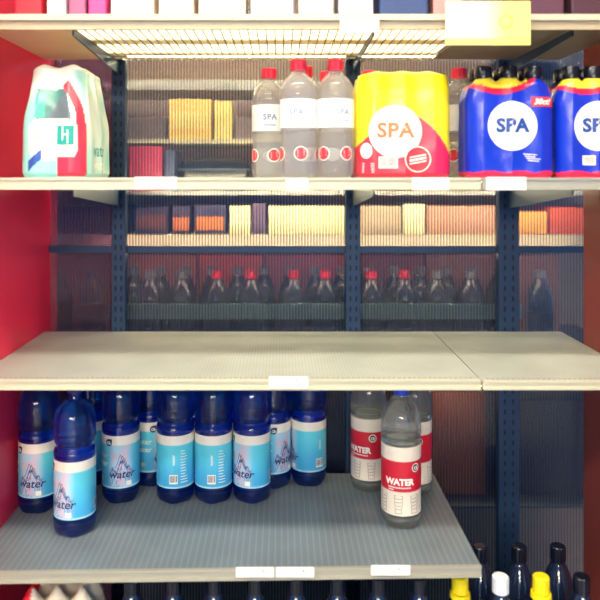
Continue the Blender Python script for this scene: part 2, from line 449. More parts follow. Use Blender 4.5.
# price tags in the rails
def price_tag(px0, px1, py0, py1, y, label, marks=True):
    x0, _, z1 = at(px0, py0, y); x1, _, z0 = at(px1, py1, y)
    mb = MB(); mb.box(x0, x1, y - .0012, y, z0, z1)
    if marks:
        mb.box(x1 - (x1 - x0) * .3, x1 - (x1 - x0) * .27, y - .0016, y - .0012, z0 + (z1 - z0) * .5, z0 + (z1 - z0) * .8, 1)
        mb.box(x1 - (x1 - x0) * .24, x1 - (x1 - x0) * .16, y - .0016, y - .0012, z0 + (z1 - z0) * .5, z0 + (z1 - z0) * .58, 1)
    tag(mb.build('price_tag', [M_white, M_ink]), label, 'price tag', 'white price tags in the shelf rails')
price_tag(135, 177, 177, 189, YF - .0055, 'white price tag on the upper rail between the mint multipack and the clear bottles')
price_tag(286, 308, 178.5, 190, YF - .0055, 'short white price tag on the upper rail under the red-capped bottles')
price_tag(412, 449, 177.5, 190, YF - .0115, 'white price tag on the upper rail under the yellow multipack')
price_tag(486, 526, 177, 190, YF - .0125, 'white price tag on the upper rail under the blue multipack')
price_tag(269, 308, 376.5, 388, YF - .0055, 'lone white price tag on the rail of the wide empty shelf')
price_tag(236, 274, 567, 577, YF - .0165, 'white price tag on the bottom shelf rail, first of two touching tags')
price_tag(276, 314, 567, 577, YF - .0165, 'white price tag on the bottom shelf rail, second of two touching tags')
price_tag(371, 410, 565, 575, YF - .0115, 'white price tag on the bottom shelf rail under the front clear bottle')
price_tag(340, 379, 18, 32, YF - .0115, 'pale price tag on the front rail of the wire shelf')
# yellow card
def yellow_card():
    t = empty('price_sign', at(488, 23, 1.262), 'big pale yellow promotion card hanging over the blue multipack', 'sign')
    w = 85 * 1.262 / F / 2; h = 44 * 1.262 / F / 2
    mb = MB(); n = 40; m = 16; vs = []; cs = []
    for j in range(m + 1):
        for i in range(n + 1):
            x = -w + 2 * w * i / n; z = -h + 2 * h * j / m; vs.append((x, 0, z))
            c = mixc((250, 238, 190), (250, 224, 120), smooth(0.45, .75, i / n) * .9)
            if j < 3: c = mixc(c, (253, 228, 110), .8)
            cs.append(c)
    mb.add(vs, [(j * (n + 1) + i, j * (n + 1) + i + 1, (j + 1) * (n + 1) + i + 1, (j + 1) * (n + 1) + i) for j in range(m) for i in range(n)], 0, cs)
    mb.box(-w, w, .0002, .0018, -h, h)
    fn = lambda u, v, o=0: (u, -o, v)
    put_disc(mb, fn, w * .42, .002, .010, .0125, 1, .0006)
    mb.build('card', [M_label, paint('amber_ink', (238, 190, 60), .5)], t)
    c = MB(); c.box(-.02, .02, .0022, .0135, .006, .02); c.build('clip', M_cream, t)
yellow_card()

# ------------------------------------------------------------------ blue bottles
CY = (58, 176, 222)
def blue_col(a, z):
    """artwork: white collar, pale mountain picture at 0 deg, plain cyan field, info panel past 115 deg"""
    d = math.degrees(a)
    if z > .1325: return (250, 240, 224)
    if z > .1315: return (70, 110, 190)
    c = mixc((66, 170, 222), (96, 214, 232), smooth(.04, .13, z))
    w = smooth(46, 22, abs(d + 4))
    if w > 0:
        n = noise.noise(Vector((a * 3.5, z * 60, 2.3)))
        pale = mixc((190, 214, 236), (238, 196, 214), smooth(-.25, .35, n))
        c = mixc(c, pale, w * .85)
        ridge = .094 + .018 * noise.noise(Vector((a * 5, .3, 5))) - .018 * abs(a) * 2
        if abs(z - ridge) < .003: c = mixc(c, (60, 84, 150), .8 * w)
        if z < ridge and noise.noise(Vector((a * 22, z * 130, 7))) > .22: c = mixc(c, (70, 90, 160), .65 * w)
    if z < .0405: c = (170, 224, 240)
    return c
def make_blue(label, group):
    t = empty('blue_water_bottle', (0, 0, 0), label, 'bottle', group)
    R = .042
    prof = [(.004, .006), (.018, .003), (.033, .001), (.040, .008), (.042, .020), (.0420, .033), (.0408, .037), (.0408, .153), (.0420, .157), (.0416, .166),
            (.0375, .1735), (.0375, .179), (.0416, .186), (.0420, .200), (.0418, .222), (.0395, .238), (.033, .252), (.0225, .262), (.0142, .268), (.0132, .288)]
    mb = MB(); mb.lathe(spline(prof, 3), 48, lobes=petal(R)); mb.build('bottle_body', M_blue, t, smooth=True)
    r = .0416
    lb = MB(); label_band(lb, r, .038, .152, blue_col, 144, 48)
    fn = cyl(r)
    def A(deg): return math.radians(deg) * r
    # round shop emblem: dark drop-cornered disc with a pale sign in it
    for dg in (-42,):
        put_disc(lb, fn, A(dg), .137, 0, .0078, 1, .0006)
        put_rect(lb, fn, A(dg) + .0005, A(dg) + .0078, .137, .1448, 1, .00055)
        put_disc(lb, fn, A(dg) - .0012, .1365, .0018, .0034, 2, .001)
        put_line(lb, fn, [(A(dg) + .0024, .1405), (A(dg) + .0024, .1325)], .0013, 2, .001)
        put_line(lb, fn, [(A(dg) + .0024, .1368), (A(dg) + .005, .1368), (A(dg) + .005, .1325)], .0011, 2, .001)
    put_text(lb, fn, 'water', .024, A(-2), .068, 1, .0004, .25)
    rd = random.Random(4)
    for s in range(3):      # sketched peak over the word
        p = [(A(-6 + s * 6) + (k - 5) * .0024 + rd.uniform(-.0006, .0006), .084 + .028 * math.exp(-((k - 5) / 2.4) ** 2) - s * .004 + rd.uniform(-.0015, .0015)) for k in range(11)]
        put_line(lb, fn, p, .0010, 1)
    put_rect(lb, fn, A(12), A(28), .043, .053, 2)
    put_text(lb, fn, 'water', .017, A(-74), .108, 2, .0002, 0)
    put_text(lb, fn, 'water', .017, A(-74), .090, 2, .0002, 0)
    put_disc(lb, fn, A(-74), .056, 0, .005, 3)
    put_barcode(lb, fn, A(112), .058, .0185, .020, 2, 1, 5)
    put_text(lb, fn, 'water', .010, A(112), .100, 2, .0001, 0, rot=PI / 2)
    for k in range(12):
        w = rd.uniform(.010, .017); u = A(146)
        put_rect(lb, fn, u - .009, u - .009 + w, .118 - k * .0062, .1195 - k * .0062, 2, nu=5, nv=1)
    lb.build('label', [M_label, M_navyink, M_white, paint('lime_ink', (196, 214, 120), .5)], t, smooth=False)
    cap(t, .0158, .2805, .302, M_darkcap)
    return t
G = 'blue still water bottles on the bottom shelf'
# (pixel x of the centre, distance, artwork angle, label)
blues = [
 (75, 1.425, -38, 'blue water bottle standing alone in front of the others near the shelf edge'),
 (38.5, 1.52, -20, 'blue water bottle touching the red side panel, pink tinted label'),
 (92, 1.652, 150, 'blue water bottle in the back row between the front one and the picture label'),
 (121, 1.567, 4, 'blue water bottle with the pale mountain picture and word water facing forward'),
 (151, 1.655, 50, 'blue water bottle at the back with its round emblem showing between two neighbours'),
 (175.5, 1.566, -118, 'blue water bottle with barcode turned forward, beside the picture label'),
 (213.5, 1.566, -118, 'blue water bottle with barcode turned forward, in the centre of the front row'),
 (252, 1.567, -34, 'blue water bottle with picture on its left half, end of the front row'),
 (273, 1.640, 44, 'blue water bottle with emblem and white lettering just behind the front row end'),
 (300, 1.650, -75, 'blue water bottle at the far end of the row, mostly plain cyan label'),
 (194, 1.655, 160, 'blue water bottle hidden in the back row between the two barcode bottles'),
 (236, 1.650, 170, 'blue water bottle hidden in the back row behind barcode and picture bottles'),
]
b0 = None
placed = []
for i, (px, y, rz, lab) in enumerate(blues):
    if i == 9: px = 302
    x = X(px, y)
    for (qx, qy) in placed:          # keep neighbours from touching
        d = math.hypot(x - qx, y - qy)
        if d < .0848:
            k = .0848 / d; x, y = qx + (x - qx) * k, qy + (y - qy) * k
    y = min(y, 1.651); placed.append((x, y))
    if b0 is None: b0 = make_blue(lab, G); b0.location = (x, y, ZB); b0.rotation_euler = (0, 0, math.radians(rz) - math.atan2(x, y) * 1)
    else: dup(b0, (x, y, ZB), math.radians(rz) - math.atan2(x, y), lab, G)

# ------------------------------------------------------------------ clear WATER bottles
def water_col(a, z):
    if .079 < z < .140: return (214, 26, 52)
    return (240, 226, 206)
def make_water(label, group):
    t = empty('clear_water_bottle', (0, 0, 0), label, 'bottle', group)
    prof = [(.004, .007), (.017, .003), (.032, .001), (.039, .008), (.0415, .019), (.0415, .026), (.0402, .030), (.0402, .170), (.0415, .1735), (.0395, .178),
            (.0368, .181), (.0410, .187), (.0415, .197), (.0405, .212), (.037, .230), (.030, .246), (.0205, .258), (.0142, .265), (.0134, .278)]
    mb = MB(); mb.lathe(spline(prof, 3), 48, lobes=petal(.0415)); mb.build('bottle_body', M_clear, t, smooth=True)
    r = .0410; lb = MB(); label_band(lb, r, .031, .1695, water_col, 96, 70)
    fn = cyl(r)
    def A(d): return math.radians(d) * r
    put_text(lb, fn, 'WATER', .0175, A(-6), .099, 1, .0009, 0, .98, 1.0)
    for k in range(15):
        put_rect(lb, fn, A(-6) - .0235 + k * .0032, A(-6) - .0235 + k * .0032 + .0022, .0865, .0895, 1, nu=1, nv=1)
    put_rect(lb, fn, A(-6) - .0235, A(-6) - .012, .0825, .0843, 1, nu=3, nv=1)
    put_disc(lb, fn, A(42), .1275, 0, .0088, 1, .0005); put_disc(lb, fn, A(42), .1275, .0020, .0062, 2, .0009)
    put_disc(lb, fn, A(42), .1275, .0, .0068, 2, .0007); put_disc(lb, fn, A(42) - .001, .127, .0018, .0036, 1, .0012)
    put_line(lb, fn, [(A(42) + .003, .1315), (A(42) + .003, .1235)], .0014, 1, .0012)
    # outline drawings of glasses round the lower white band
    for k in range(6):
        u = A(-54 + k * 47 - 2); w = .0085
        put_line(lb, fn, [(u - w, .0715), (u + w, .0715), (u + w * .72, .036), (u - w * .72, .036), (u - w, .0715)], .0009, 3)
        for q in range(4):
            s = 1 - .07 * q; zz = .066 - q * .007
            put_line(lb, fn, [(u - w * .8 * s, zz), (u - w * .2, zz - .0012), (u + w * .8 * s, zz)], .0009, 3)
    lb.build('label', [M_label, M_white, M_hole, paint('grey_line_ink', (128, 120, 124), .6)], t)
    cap(t, .0152, .2665, .2885, M_bluecap)
    return t
G2 = 'clear water bottles with red and white labels on the bottom shelf'
w0 = make_water('clear water bottle in front with blue cap, red WATER label facing forward', G2)
w0.location = (X(401, 1.455), 1.455, ZB); w0.rotation_euler = (0, 0, math.radians(-8))
dup(w0, (X(368.5, 1.62), 1.62, ZB), math.radians(-36), 'clear water bottle set back beside the front one, lettering cut off at its left', G2)
dup(w0, (X(413.5, 1.60), 1.60, ZB), math.radians(-36), 'clear water bottle half hidden behind the front clear bottle', G2)

# ------------------------------------------------------------------ clear red-capped bottles
def spa_col(a, z):
    c = (252, 250, 244)
    return mixc(c, (226, 230, 240), smooth(.0, 1, .5 + .5 * math.sin(z * 90 + a * 2)) * .4)
def make_spa(label, group):
    t = empty('red_capped_bottle', (0, 0, 0), label, 'bottle', group)
    prof = [(.004, .006), (.015, .003), (.028, .001), (.033, .006), (.035, .014), (.035, .024), (.0347, .09), (.0347, .152), (.035, .160), (.0335, .174),
            (.0275, .1865), (.019, .196), (.0138, .202), (.0132, .214)]
    mb = MB(); mb.lathe(spline(prof, 3), 44, lobes=petal(.035)); mb.build('bottle_body', M_clear2, t, smooth=True)
    r = .0354; lb = MB(); label_band(lb, r, .096, .150, spa_col, 80, 16); fn = cyl(r)
    for off in (0, PI):
        put_text(lb, fn, 'SPA', .016, off * r, .124, 1, .0005, 0, 1.1)
        put_rect(lb, fn, off * r - .012, off * r + .012, .107, .109, 1)
    lb.build('label', [M_label, M_spamist], t)
    bd = MB()
    for dg, el in ((14, 1), (-62, 1), (90, 1), (166, 1)):
        u = math.radians(dg) * r
        put_disc(bd, fn, u, .047, 0, .0135, 0, .0002, sy=1.25 if False else 1); put_disc(bd, fn, u, .047, 0, .0115, 1, .0005)
        for q in (-.004, .001, .005):
            put_line(bd, fn, [(u - .007, .047 + q - .001), (u + .007, .047 + q + .002)], .0013, 0, .0009)
    bd.build('badge', [M_white, M_spared], t)
    cap(t, .0156, .2060, .2276, M_redcap)
    return t
G3 = 'red-capped clear bottles on the upper shelf'
s0 = make_spa('clear red-capped bottle in front, between the two other front ones', G3)
s0.location = (X(298.5, 1.345), 1.345, ZU); s0.rotation_euler = (0, 0, math.radians(-8))
for px, y, rz, lab in (
    (269, 1.45, 4, 'clear red-capped bottle at the end of the group facing the empty gap'),
    (335.5, 1.342, 18, 'clear red-capped bottle beside the yellow multipack, in the front row'),
    (305, 1.422, 70, 'clear red-capped bottle behind the middle one, only its cap clear'),
    (327, 1.490, 120, 'clear red-capped bottle behind the gap between the two front ones'),
    (369, 1.480, 200, 'clear red-capped bottle tucked behind the yellow multipack corner'),
    (459, 1.45, 30, 'clear red-capped bottle in the slit between yellow and blue multipacks')):
    dup(s0, (X(px, y), y, ZU), math.radians(rz), lab, G3)

# ------------------------------------------------------------------ multipacks
def pack(name, label, cx, y0, w, d, h, colfn, decals=None, mats=(), top_pull=.16, caps=None, capmat=None, n3=(3, 2), bump=.004, shoulder=.74, neck=1.0, N=240, K=90, group=None, rz=0):
    """shrink wrapped bottles: rounded block with bottle bulges, shoulders pulled in, necks lifting the film"""
    t = empty(name, (cx, y0 + d / 2, ZU), label, 'multipack', group, rz)
    a0, b0 = w / 2, d / 2
    nx, ny = n3
    def ab(v):          # half widths at relative height v
        s = smooth(shoulder, 1.0, v); lo = 1 - .05 * smooth(.05, 0, v)
        k = (1 - top_pull * s) * lo
        return a0 * k, b0 * k
    def sec(v, th):
        a, b = ab(v); p = 5.0
        c, s = math.cos(th), math.sin(th)
        q = (abs(c) ** p + abs(s) ** p) ** (-1 / p)
        x, y = a * c * q, b * s * q
        gx = bump * (abs(math.cos(PI * nx * (x / a + 1) / 2)) ** 1.0) * (abs(s) ** 3)
        gy = bump * (abs(math.cos(PI * ny * (y / b + 1) / 2)) ** 1.0) * (abs(c) ** 3)
        wr = .0012 * noise.noise(Vector((x * 30, y * 30, v * 5)))
        return x * (1 - (gy - wr) / a), y * (1 - (gx - wr) / b)
    necks = [((i + .5) / nx * 2 - 1, (j + .5) / ny * 2 - 1) for i in range(nx) for j in range(ny)]
    vs = []; cs = []
    zt = h * (.86 + .09 * (1 - neck))
    for k in range(K + 1):
        v = k / K
        for i in range(N):
            th = 2 * PI * i / N; x, y = sec(v * .93, th); z = zt * v
            vs.append((x, y, z)); cs.append(colfn(x, y, z, 0))
    R_ = 26
    for r in range(1, R_ + 1):
        s = 1 - r / (R_ + .5)
        for i in range(N):
            th = 2 * PI * i / N; x, y = sec(.93, th); x *= s; y *= s
            dome = (1 - s ** 4) * h * .035
            nb = max(math.exp(-(((x - nxx * a0 * .86) ** 2 + (y - nyy * b0 * .86) ** 2) / (.0165 ** 2))) for nxx, nyy in necks)
            z = zt + dome + nb * (h - zt - h * .035) * neck * (1 if s < .97 else .5)
            z += .0010 * noise.noise(Vector((x * 60, y * 60, 1)))
            vs.append((x, y, z)); cs.append(colfn(x, y, z, 1))
    T = K + R_
    fs = [(j * N + i, j * N + (i + 1) % N, (j + 1) * N + (i + 1) % N, (j + 1) * N + i) for j in range(T) for i in range(N)]
    fs.append(tuple(range(N - 1, -1, -1))); fs.append(tuple(T * N + i for i in range(N)))
    mb = MB(); mb.add(vs, fs, 0, cs)
    def front(u, vv, off=0):
        v = max(0, min(.93, vv / zt * .93)); a, b = ab(v)
        th = -PI / 2
        lo, hi = -PI, 0
        for _ in range(26):         # find the point of the front face with this x
            mid = (lo + hi) / 2; x, y = sec(v, mid)
            if x < u: lo = mid
            else: hi = mid
        x, y = sec(v, (lo + hi) / 2); return (x, y - off - .0003, vv)
    def right(u, vv, off=0):
        v = max(0, min(.93, vv / zt * .93)); lo, hi = -PI / 2, PI / 2
        for _ in range(26):
            mid = (lo + hi) / 2; x, y = sec(v, mid)
            if y < u: lo = mid
            else: hi = mid
        x, y = sec(v, (lo + hi) / 2); return (x + off + .0003, y, vv)
    if decals: decals(mb, front, right)
    mb.build('film', [M_film, *mats], t, smooth=True)
    if caps is not None:
        for (nxx, nyy) in necks:
            c = MB(); x, y = nxx * a0 * .86, nyy * b0 * .86
            c.lathe([(.0135, h - .032), (.0135, h - .012), (.0165, h - .0115), (.0165, h + caps - .003), (.0145, h + caps)], 32, cx=x, cy=y)
            c.build('bottle_cap', capmat, t, smooth=True)
    return t

# yellow and red pack
def ycol(x, y, z, top):
    arch = .118 - 9.5 * (x - .0) ** 2 * (1 if x > 0 else .8) + .004 * math.sin(x * 40)
    if top or z > arch: 
        return mixc((252, 228, 20), (246, 150, 30), smooth(.192, .212, z) * .6)
    return mixc((232, 46, 66), (240, 30, 84), smooth(.02, .09, x))
def ydec(mb, f, r):
    put_disc(mb, f, -.0185, .088, 0, .050, 1, .0004, 60); put_disc(mb, f, -.0185, .088, .0465, .0478, 5, .0007, 60)
    put_text(mb, f, 'SPA', .038, -.0185, .089, 2, .0012, 0, 1.05, 1.08, off=.0012)
    put_barcode(mb, f, -.032, .030, .036, .022, 1, 3, 9)
    put_disc(mb, f, .0235, .036, 0, .0245, 1, .0008, 40); put_disc(mb, f, .0235, .036, 0, .0225, 4, .0012, 40)
    for q in (-.006, 0, .006):
        put_line(mb, f, [(.008, .033 + q), (.039, .039 + q)], .0022 if q else .004, 1, .0017)
    put_disc(mb, f, -.0725, .052, 0, .0105, 1, .0008, sy=1.4)
    for k in range(5): put_line(mb, f, [(-.080, .028 - k * .004), (-.058, .028 - k * .004)], .0014, 1, .0008)
pack('water_multipack', 'yellow and red film wrapped water multipack beside the clear bottles', X(403, 1.33) + .001, 1.31, .181, .125, .2135, ycol, ydec,
     (M_white, M_peach, M_ink, M_spared, M_ink), top_pull=.07, neck=.35, group=None)
# blue packs
def bcol(x, y, z, top):
    sc = .158 + 5.2 * (x + .022) ** 2 + (max(0, x - .04) * .6)
    if z < .0135 + .002 * math.sin(x * 110): return (232, 34, 76)
    if z < sc and not (top and z > .2): return (10, 46, 186)
    if z < sc + .011: return (230, 28, 70)
    if abs(x + .022) < .055 and not (top and y > .0) and z < .195: return (246, 222, 60)
    return (14, 26, 60)
def bdec(mb, f, r):
    put_disc(mb, f, .0, .0985, 0, .0465, 1, .0004, 60)
    put_text(mb, f, 'SPA', .0345, .0, .0985, 2, .0016, 0, 1.02, 1.06, off=.0012)
    put_rect(mb, f, .035, .0815, .1345, .153, 3, .0006, 10, 2)
    put_text(mb, f, '30ct!', .0150, .055, .1435, 1, .0005, .3, off=.0014)
    for k in range(4): put_line(mb, f, [(.020 + k * .003, .046 - k * .004), (.046 + k * .003 - (k % 2) * .006, .044 - k * .004)], .0014, 1, .0008)
pack('water_multipack', 'royal blue water multipack with red collar, whole in view', X(511, 1.32), 1.31, .168, .095, .203, bcol, bdec,
     (M_white, M_spablue, M_spared), top_pull=.10, caps=.010, capmat=M_black, group=None)
def bdec2(mb, f, r):
    put_disc(mb, f, .0, .0985, 0, .0465, 1, .0004, 60)
    put_text(mb, f, 'SPA', .0345, .0, .0985, 2, .0016, 0, 1.02, 1.06, off=.0012)
    put_barcode(mb, f, -.018, .034, .024, .018, 1, 3, 4)
pack('water_multipack', 'royal blue water multipack with red collar, cut off by the picture edge', X(509, 1.315) + .182, 1.302, .174, .13, .203, bcol, bdec2,
     (M_white, M_spablue, M_ink), top_pull=.10, caps=.010, capmat=M_black, group=None) if False else None
t_ = pack('water_multipack', 'royal blue water multipack at the shelf end, barcode under its white disc', X(511, 1.32) + .1625, 1.312, .150, .095, .203, bcol, bdec2,
     (M_white, M_spablue, M_ink), top_pull=.10, caps=.010, capmat=M_black)
# white and mint pack
def mcol(x, y, z, top):
    W = (240, 240, 226); mint = (150, 226, 212)
    if top: return mixc(W, (236, 238, 214), .5)
    n = noise.noise(Vector((x * 22, y * 22, z * 22)))
    if y > -.085:                       # the side of the pack
        c = mixc((220, 236, 224), mint, smooth(-.1, .5, n) * .8 + smooth(.06, .0, z) * .4)
        return c
    u = (x + .064) / .128; v = z / .232
    c = mixc(mint, W, smooth(.55, .95, v) * .9)
    if u > .62: c = mixc(c, W, smooth(.6, .75, u))
    if .46 < v < .74 and .26 < u < .78 - .5 * max(0, v - .52): c = mixc((48, 128, 116), (88, 104, 112), smooth(.35, .6, u + n * .3))
    if .50 < v < .70 and .24 < u < .38: c = (50, 190, 156)
    xr = .93 - 2.0 * max(0, v - .50) ** 1.6
    if .16 < v < .86 and abs(u - xr) < .085: c = (226, 56, 76)
    if ((u - .52) / .36) ** 4 + ((v - .32) / .17) ** 4 < 1: c = (246, 240, 216)
    if .02 < v < .18 and .58 < u < 1.0: c = (228, 50, 74)
    if abs(u - .25) < .10 and abs((v - .15) * 1.2 - (u - .25) * .6) < .05: c = (40, 84, 170)
    return c
def mdec(mb, f, r):
    put_rect(mb, f, .010, .042, .064, .100, 1, .0006, 8, 2)
    put_line(mb, f, [(.021, .098), (.021, .072)], .0026, 2, .0012); put_line(mb, f, [(.031, .092), (.031, .066)], .0026, 2, .0012); put_line(mb, f, [(.021, .083), (.031, .083)], .0026, 2, .0012)
    for k in range(3): put_line(mb, f, [(-.036, .092 - k * .007), (-.018, .092 - k * .007)], .0016, 3, .0008)
    put_text(mb, r, 'water', .036, -.01, .055, 1, .0002, 0)
    put_text(mb, r, 'water', .030, -.01, .026, 2, .0002, 0)
pack('water_multipack', 'white, mint and red film wrapped multipack against the red panel', X(54, 1.335), 1.318, .136, .215, .232, mcol, mdec,
     (M_teal, M_white, M_ink), top_pull=.24, n3=(2, 3), shoulder=.35, bump=.005, neck=.5)

# ------------------------------------------------------------------ goods on the wire shelf
TZ = ZT + .0148
top_goods = [(28, 28, (200, 36, 56), 'red carton at the end of the wire shelf by the red panel'), (56, 20, (246, 214, 220), 'pale pink carton on the wire shelf, second from the red panel'),
 (77, 18, (160, 90, 130), 'mauve carton on the wire shelf between pale pink and magenta ones'), (97, 19, (228, 70, 140), 'magenta carton on the wire shelf'), (132, 44, (246, 236, 214), 'wide ivory carton on the wire shelf beside the magenta one'),
 (176, 36, (226, 206, 196), 'dusty rose carton on the wire shelf'), (222, 48, (250, 236, 206), 'widest cream carton on the wire shelf'), (272, 44, (206, 210, 216), 'pale grey carton on the wire shelf over the clear bottles'),
 (316, 36, (240, 220, 200), 'peach carton on the wire shelf next to the grey one'), (356, 36, (196, 196, 210), 'lilac-grey carton on the wire shelf above the pale price tag'), (404, 50, (44, 66, 116), 'dark blue carton on the wire shelf beside the yellow card'),
 (448, 30, (216, 140, 136), 'salmon carton on the wire shelf partly behind the yellow card'), (545, 40, (90, 50, 70), 'plum carton on the wire shelf right of the yellow card'), (588, 34, (74, 40, 56), 'dark maroon carton at the far end of the wire shelf')]
for px, w, c, lab in top_goods:
    y = 1.34; x = X(px, y); hw = w * y / F / 2 - .001
    t = empty('carton', (x, y + .05, TZ), lab, 'carton', 'cartons on the wire shelf')
    MB().box(-hw, hw, -.05, .05, 0, .13).build('box', paint('carton_%d' % px, c, .5, mottled=.08), t, bevel=.004)
    MB().box(-hw * .96, hw * .96, -.0506, -.0501, .085, .11).build('print_band', M_white, t)

# ------------------------------------------------------------------ rear unit seen through the ribbed sheets
YR = 1.86
M_fill2 = paint('rear_tube_glow', (255, 255, 255), .5, emit=(255, 226, 170), estr=210)  # glow of the added tubes behind the sheets
def rail_shelf(px0, px1, py0, py1, y, mat, label, depth=.42):
    x0, _, z1 = at(px0, py0, y); x1, _, z0 = at(px1, py1, y)
    t = empty('rear_shelf', ((x0 + x1) / 2, y, z0), label, 'shelf', 'shelves of the unit behind'); h = (x1 - x0) / 2
    MB().box(-h, h, 0, .004, 0, z1 - z0).build('price_rail', mat, t)
    MB().box(-h, h, .0045, depth, z1 - z0 - .008, z1 - z0 - .002).build('shelf_board', M_beige, t)
    return z1 - .002
zA = rail_shelf(-40, 640, 235, 246, YR, M_cream, 'rear shelf with a bright cream rail seen across the empty middle gap')
zB = rail_shelf(-40, 640, 139, 143, YR, M_cream, 'thin rear shelf seen behind the gap left of the clear bottles')
zC = rail_shelf(-40, 640, 80, 90, YR, paint('grey_rail', (150, 150, 156), .4), 'grey-railed rear shelf at the top behind the clear bottles')
zD = CZ - .470
t = empty('rear_shelf', (0, YR, zD - .02), 'lowest visible rear shelf carrying the dark bottles with red caps', 'shelf', 'shelves of the unit behind')
MB().box(-.8, .95, -.03, .40, .012, .018).build('shelf_board', paint('rear_deck', (90, 110, 120), .4), t)
# pale green front guard in front of the dark bottles
g0 = at(0, 304, 1.79)[2]; g1 = at(0, 319, 1.79)[2]
tag(MB().box(-.53, .62, 1.788, 1.791, g1, g0).build('front_guard', paint('pale_green_guard', (176, 214, 204), .3, mottled=.1)), 'pale green guard strip in front of the dark red-capped bottles', 'guard')
def goods(px0, px1, py0, y, zbase, rgb, label, depth=.12, rough=.5, name='carton', cat='carton', band=None):
    x0, x1 = X(px0, y) + .001, X(px1, y) - .001; zt = at(0, py0, y)[2]
    t = empty(name, ((x0 + x1) / 2, y, zbase), label, cat, 'goods on the unit behind'); h = (x1 - x0) / 2
    MB().box(-h, h, 0, depth, 0, zt - zbase).build('box', paint('rear_%s' % label.replace(' ', '_')[:40], rgb, rough, mottled=.12, scale=14), t, bevel=.003)
    if band:
        MB().box(-h * .9, h * .9, -.0006, -.0002, (zt - zbase) * band[0], (zt - zbase) * band[1]).build('print_band', paint('band_%s' % str(band[2]), band[2], .5), t)
    return t
yg = 1.90
goods(20, 128, 206, yg, zA, (56, 34, 74), 'dark violet carton behind the tinted sheet at the red panel')
goods(134, 168, 207, yg, zA, (52, 52, 84), 'dark slate carton seen behind the first clear sheet', band=(.2, .7, (110, 66, 66)))
goods(172, 190, 206, yg, zA, (60, 54, 86), 'narrow dark carton with orange band, beside the slate one', band=(.15, .6, (214, 120, 70)))
goods(194, 226, 205, yg, zA, (56, 56, 92), 'dark indigo carton with wide orange band', band=(.15, .6, (226, 130, 70)))
goods(229, 251, 206, yg, zA, (252, 240, 196), 'small cream carton between indigo and mauve ones')
goods(252, 266, 203, yg, zA, (104, 84, 116), 'mauve carton left of the long cream carton')
goods(268, 345, 206, yg, zA, (254, 242, 196), 'long cream-yellow carton behind the clear sheet')
goods(357, 401, 206, yg, zA, (190, 170, 150), 'tan carton right of the middle upright')
goods(403, 425, 204, yg, zA, (254, 244, 206), 'narrow bright cream carton right of the tan one')
goods(427, 496, 206, yg, zA, (206, 156, 140), 'pinkish tan carton left of the widest upright')
goods(514, 548, 212, yg, zA, (250, 176, 96), 'orange carton behind the end bay sheet')
goods(550, 600, 207, yg, zA, (224, 96, 62), 'red-orange carton at the edge of the end bay')
# red cartons behind the dark bottles
for px0, px1, c, lab in ((44, 112, (206, 54, 72), 'red carton behind the tinted sheet'), (128, 196, (206, 110, 92), 'brick red carton behind the bottles without caps'),
    (198, 262, (232, 84, 72), 'vivid red carton behind the first red caps'), (264, 345, (190, 84, 92), 'rose carton behind the middle red caps'),
    (352, 424, (150, 62, 84), 'wine red carton right of the middle upright'), (426, 497, (170, 110, 108), 'dull pink carton left of the widest upright, low row'), (514, 560, (226, 146, 116), 'peach carton in the end bay, low row')):
    goods(px0, px1, 255, 2.10, zD, c, lab, depth=.10)
# dark bottles with red caps
def make_cola(label, group, capm, H=.222, mat=M_dark, name='dark_bottle', R=.034):
    t = empty(name, (0, 0, 0), label, 'bottle', group)
    prof = [(.004, .004), (R * .8, .001), (R * .97, .008), (R, .02), (R, H * .55), (R * .96, H * .66), (R * .78, H * .77), (R * .5, H * .86), (.0135, H * .9), (.0130, H * .95)]
    MB().lathe(spline(prof, 3), 32).build('bottle_body', mat, t, smooth=True)
    r = R + .0004; lb = MB(); label_band(lb, r, H * .2, H * .5, lambda a, z: (30, 44, 72), 40, 4); lb.build('label', M_label, t)
    cap(t, .0155, H * .905, H, capm, 32)
    return t
G4 = 'dark bottles with caps on the unit behind'
rowx = [(150, 0), (182, 0), (217, 1), (251, 1), (293, 1), (325, 1), (371, 1), (404, 1), (437, 0), (470, 0), (60, 0), (92, 0), (540, 0)]
q0 = {}
M_greycap = paint('grey_cap', (120, 120, 128), .4)
desc = {150: 'first dark bottle with grey cap past the slotted upright at the multipack', 182: 'grey-capped dark bottle next to the first red cap', 217: 'red-capped dark bottle starting the row of caps',
 251: 'second red-capped dark bottle of the row behind the sheet', 293: 'third red-capped dark bottle of the row behind the sheet', 325: 'red-capped dark bottle just before the middle upright',
 371: 'red-capped dark bottle just past the middle upright', 404: 'last red-capped dark bottle of the row', 437: 'grey-capped dark bottle following the last red cap', 470: 'grey-capped dark bottle beside the widest upright',
 60: 'dark bottle behind the tinted sheet beside the red panel', 92: 'dark bottle behind the tinted sheet beside the slotted upright', 540: 'lone dark bottle behind the end bay sheet'}
for px, red in rowx:
    y = 1.90; x = X(px, y); loc = (x, y, zD - .002)
    if red not in q0: q0[red] = make_cola(desc[px], G4, M_redcap if red else M_greycap); q0[red].location = loc
    else: dup(q0[red], loc, px * .7, desc[px], G4)
tag(MB().box(-.9, 1.3, 2.34, 2.36, 0, 2.2).build('rear_board', paint('rear_board_beige', (196, 160, 136), .6, mottled=.25, scale=5)), 'beige back board far behind the ribbed sheets', 'board')
for i, px in enumerate(range(134, 500, 26)):
    if abs(px - 353) < 10: continue
    y = 1.975; dup(q0[0], (X(px, y), y, zD - .002), px, 'dark bottle of the packed second row behind the capped bottles', 'packed second row of dark bottles')
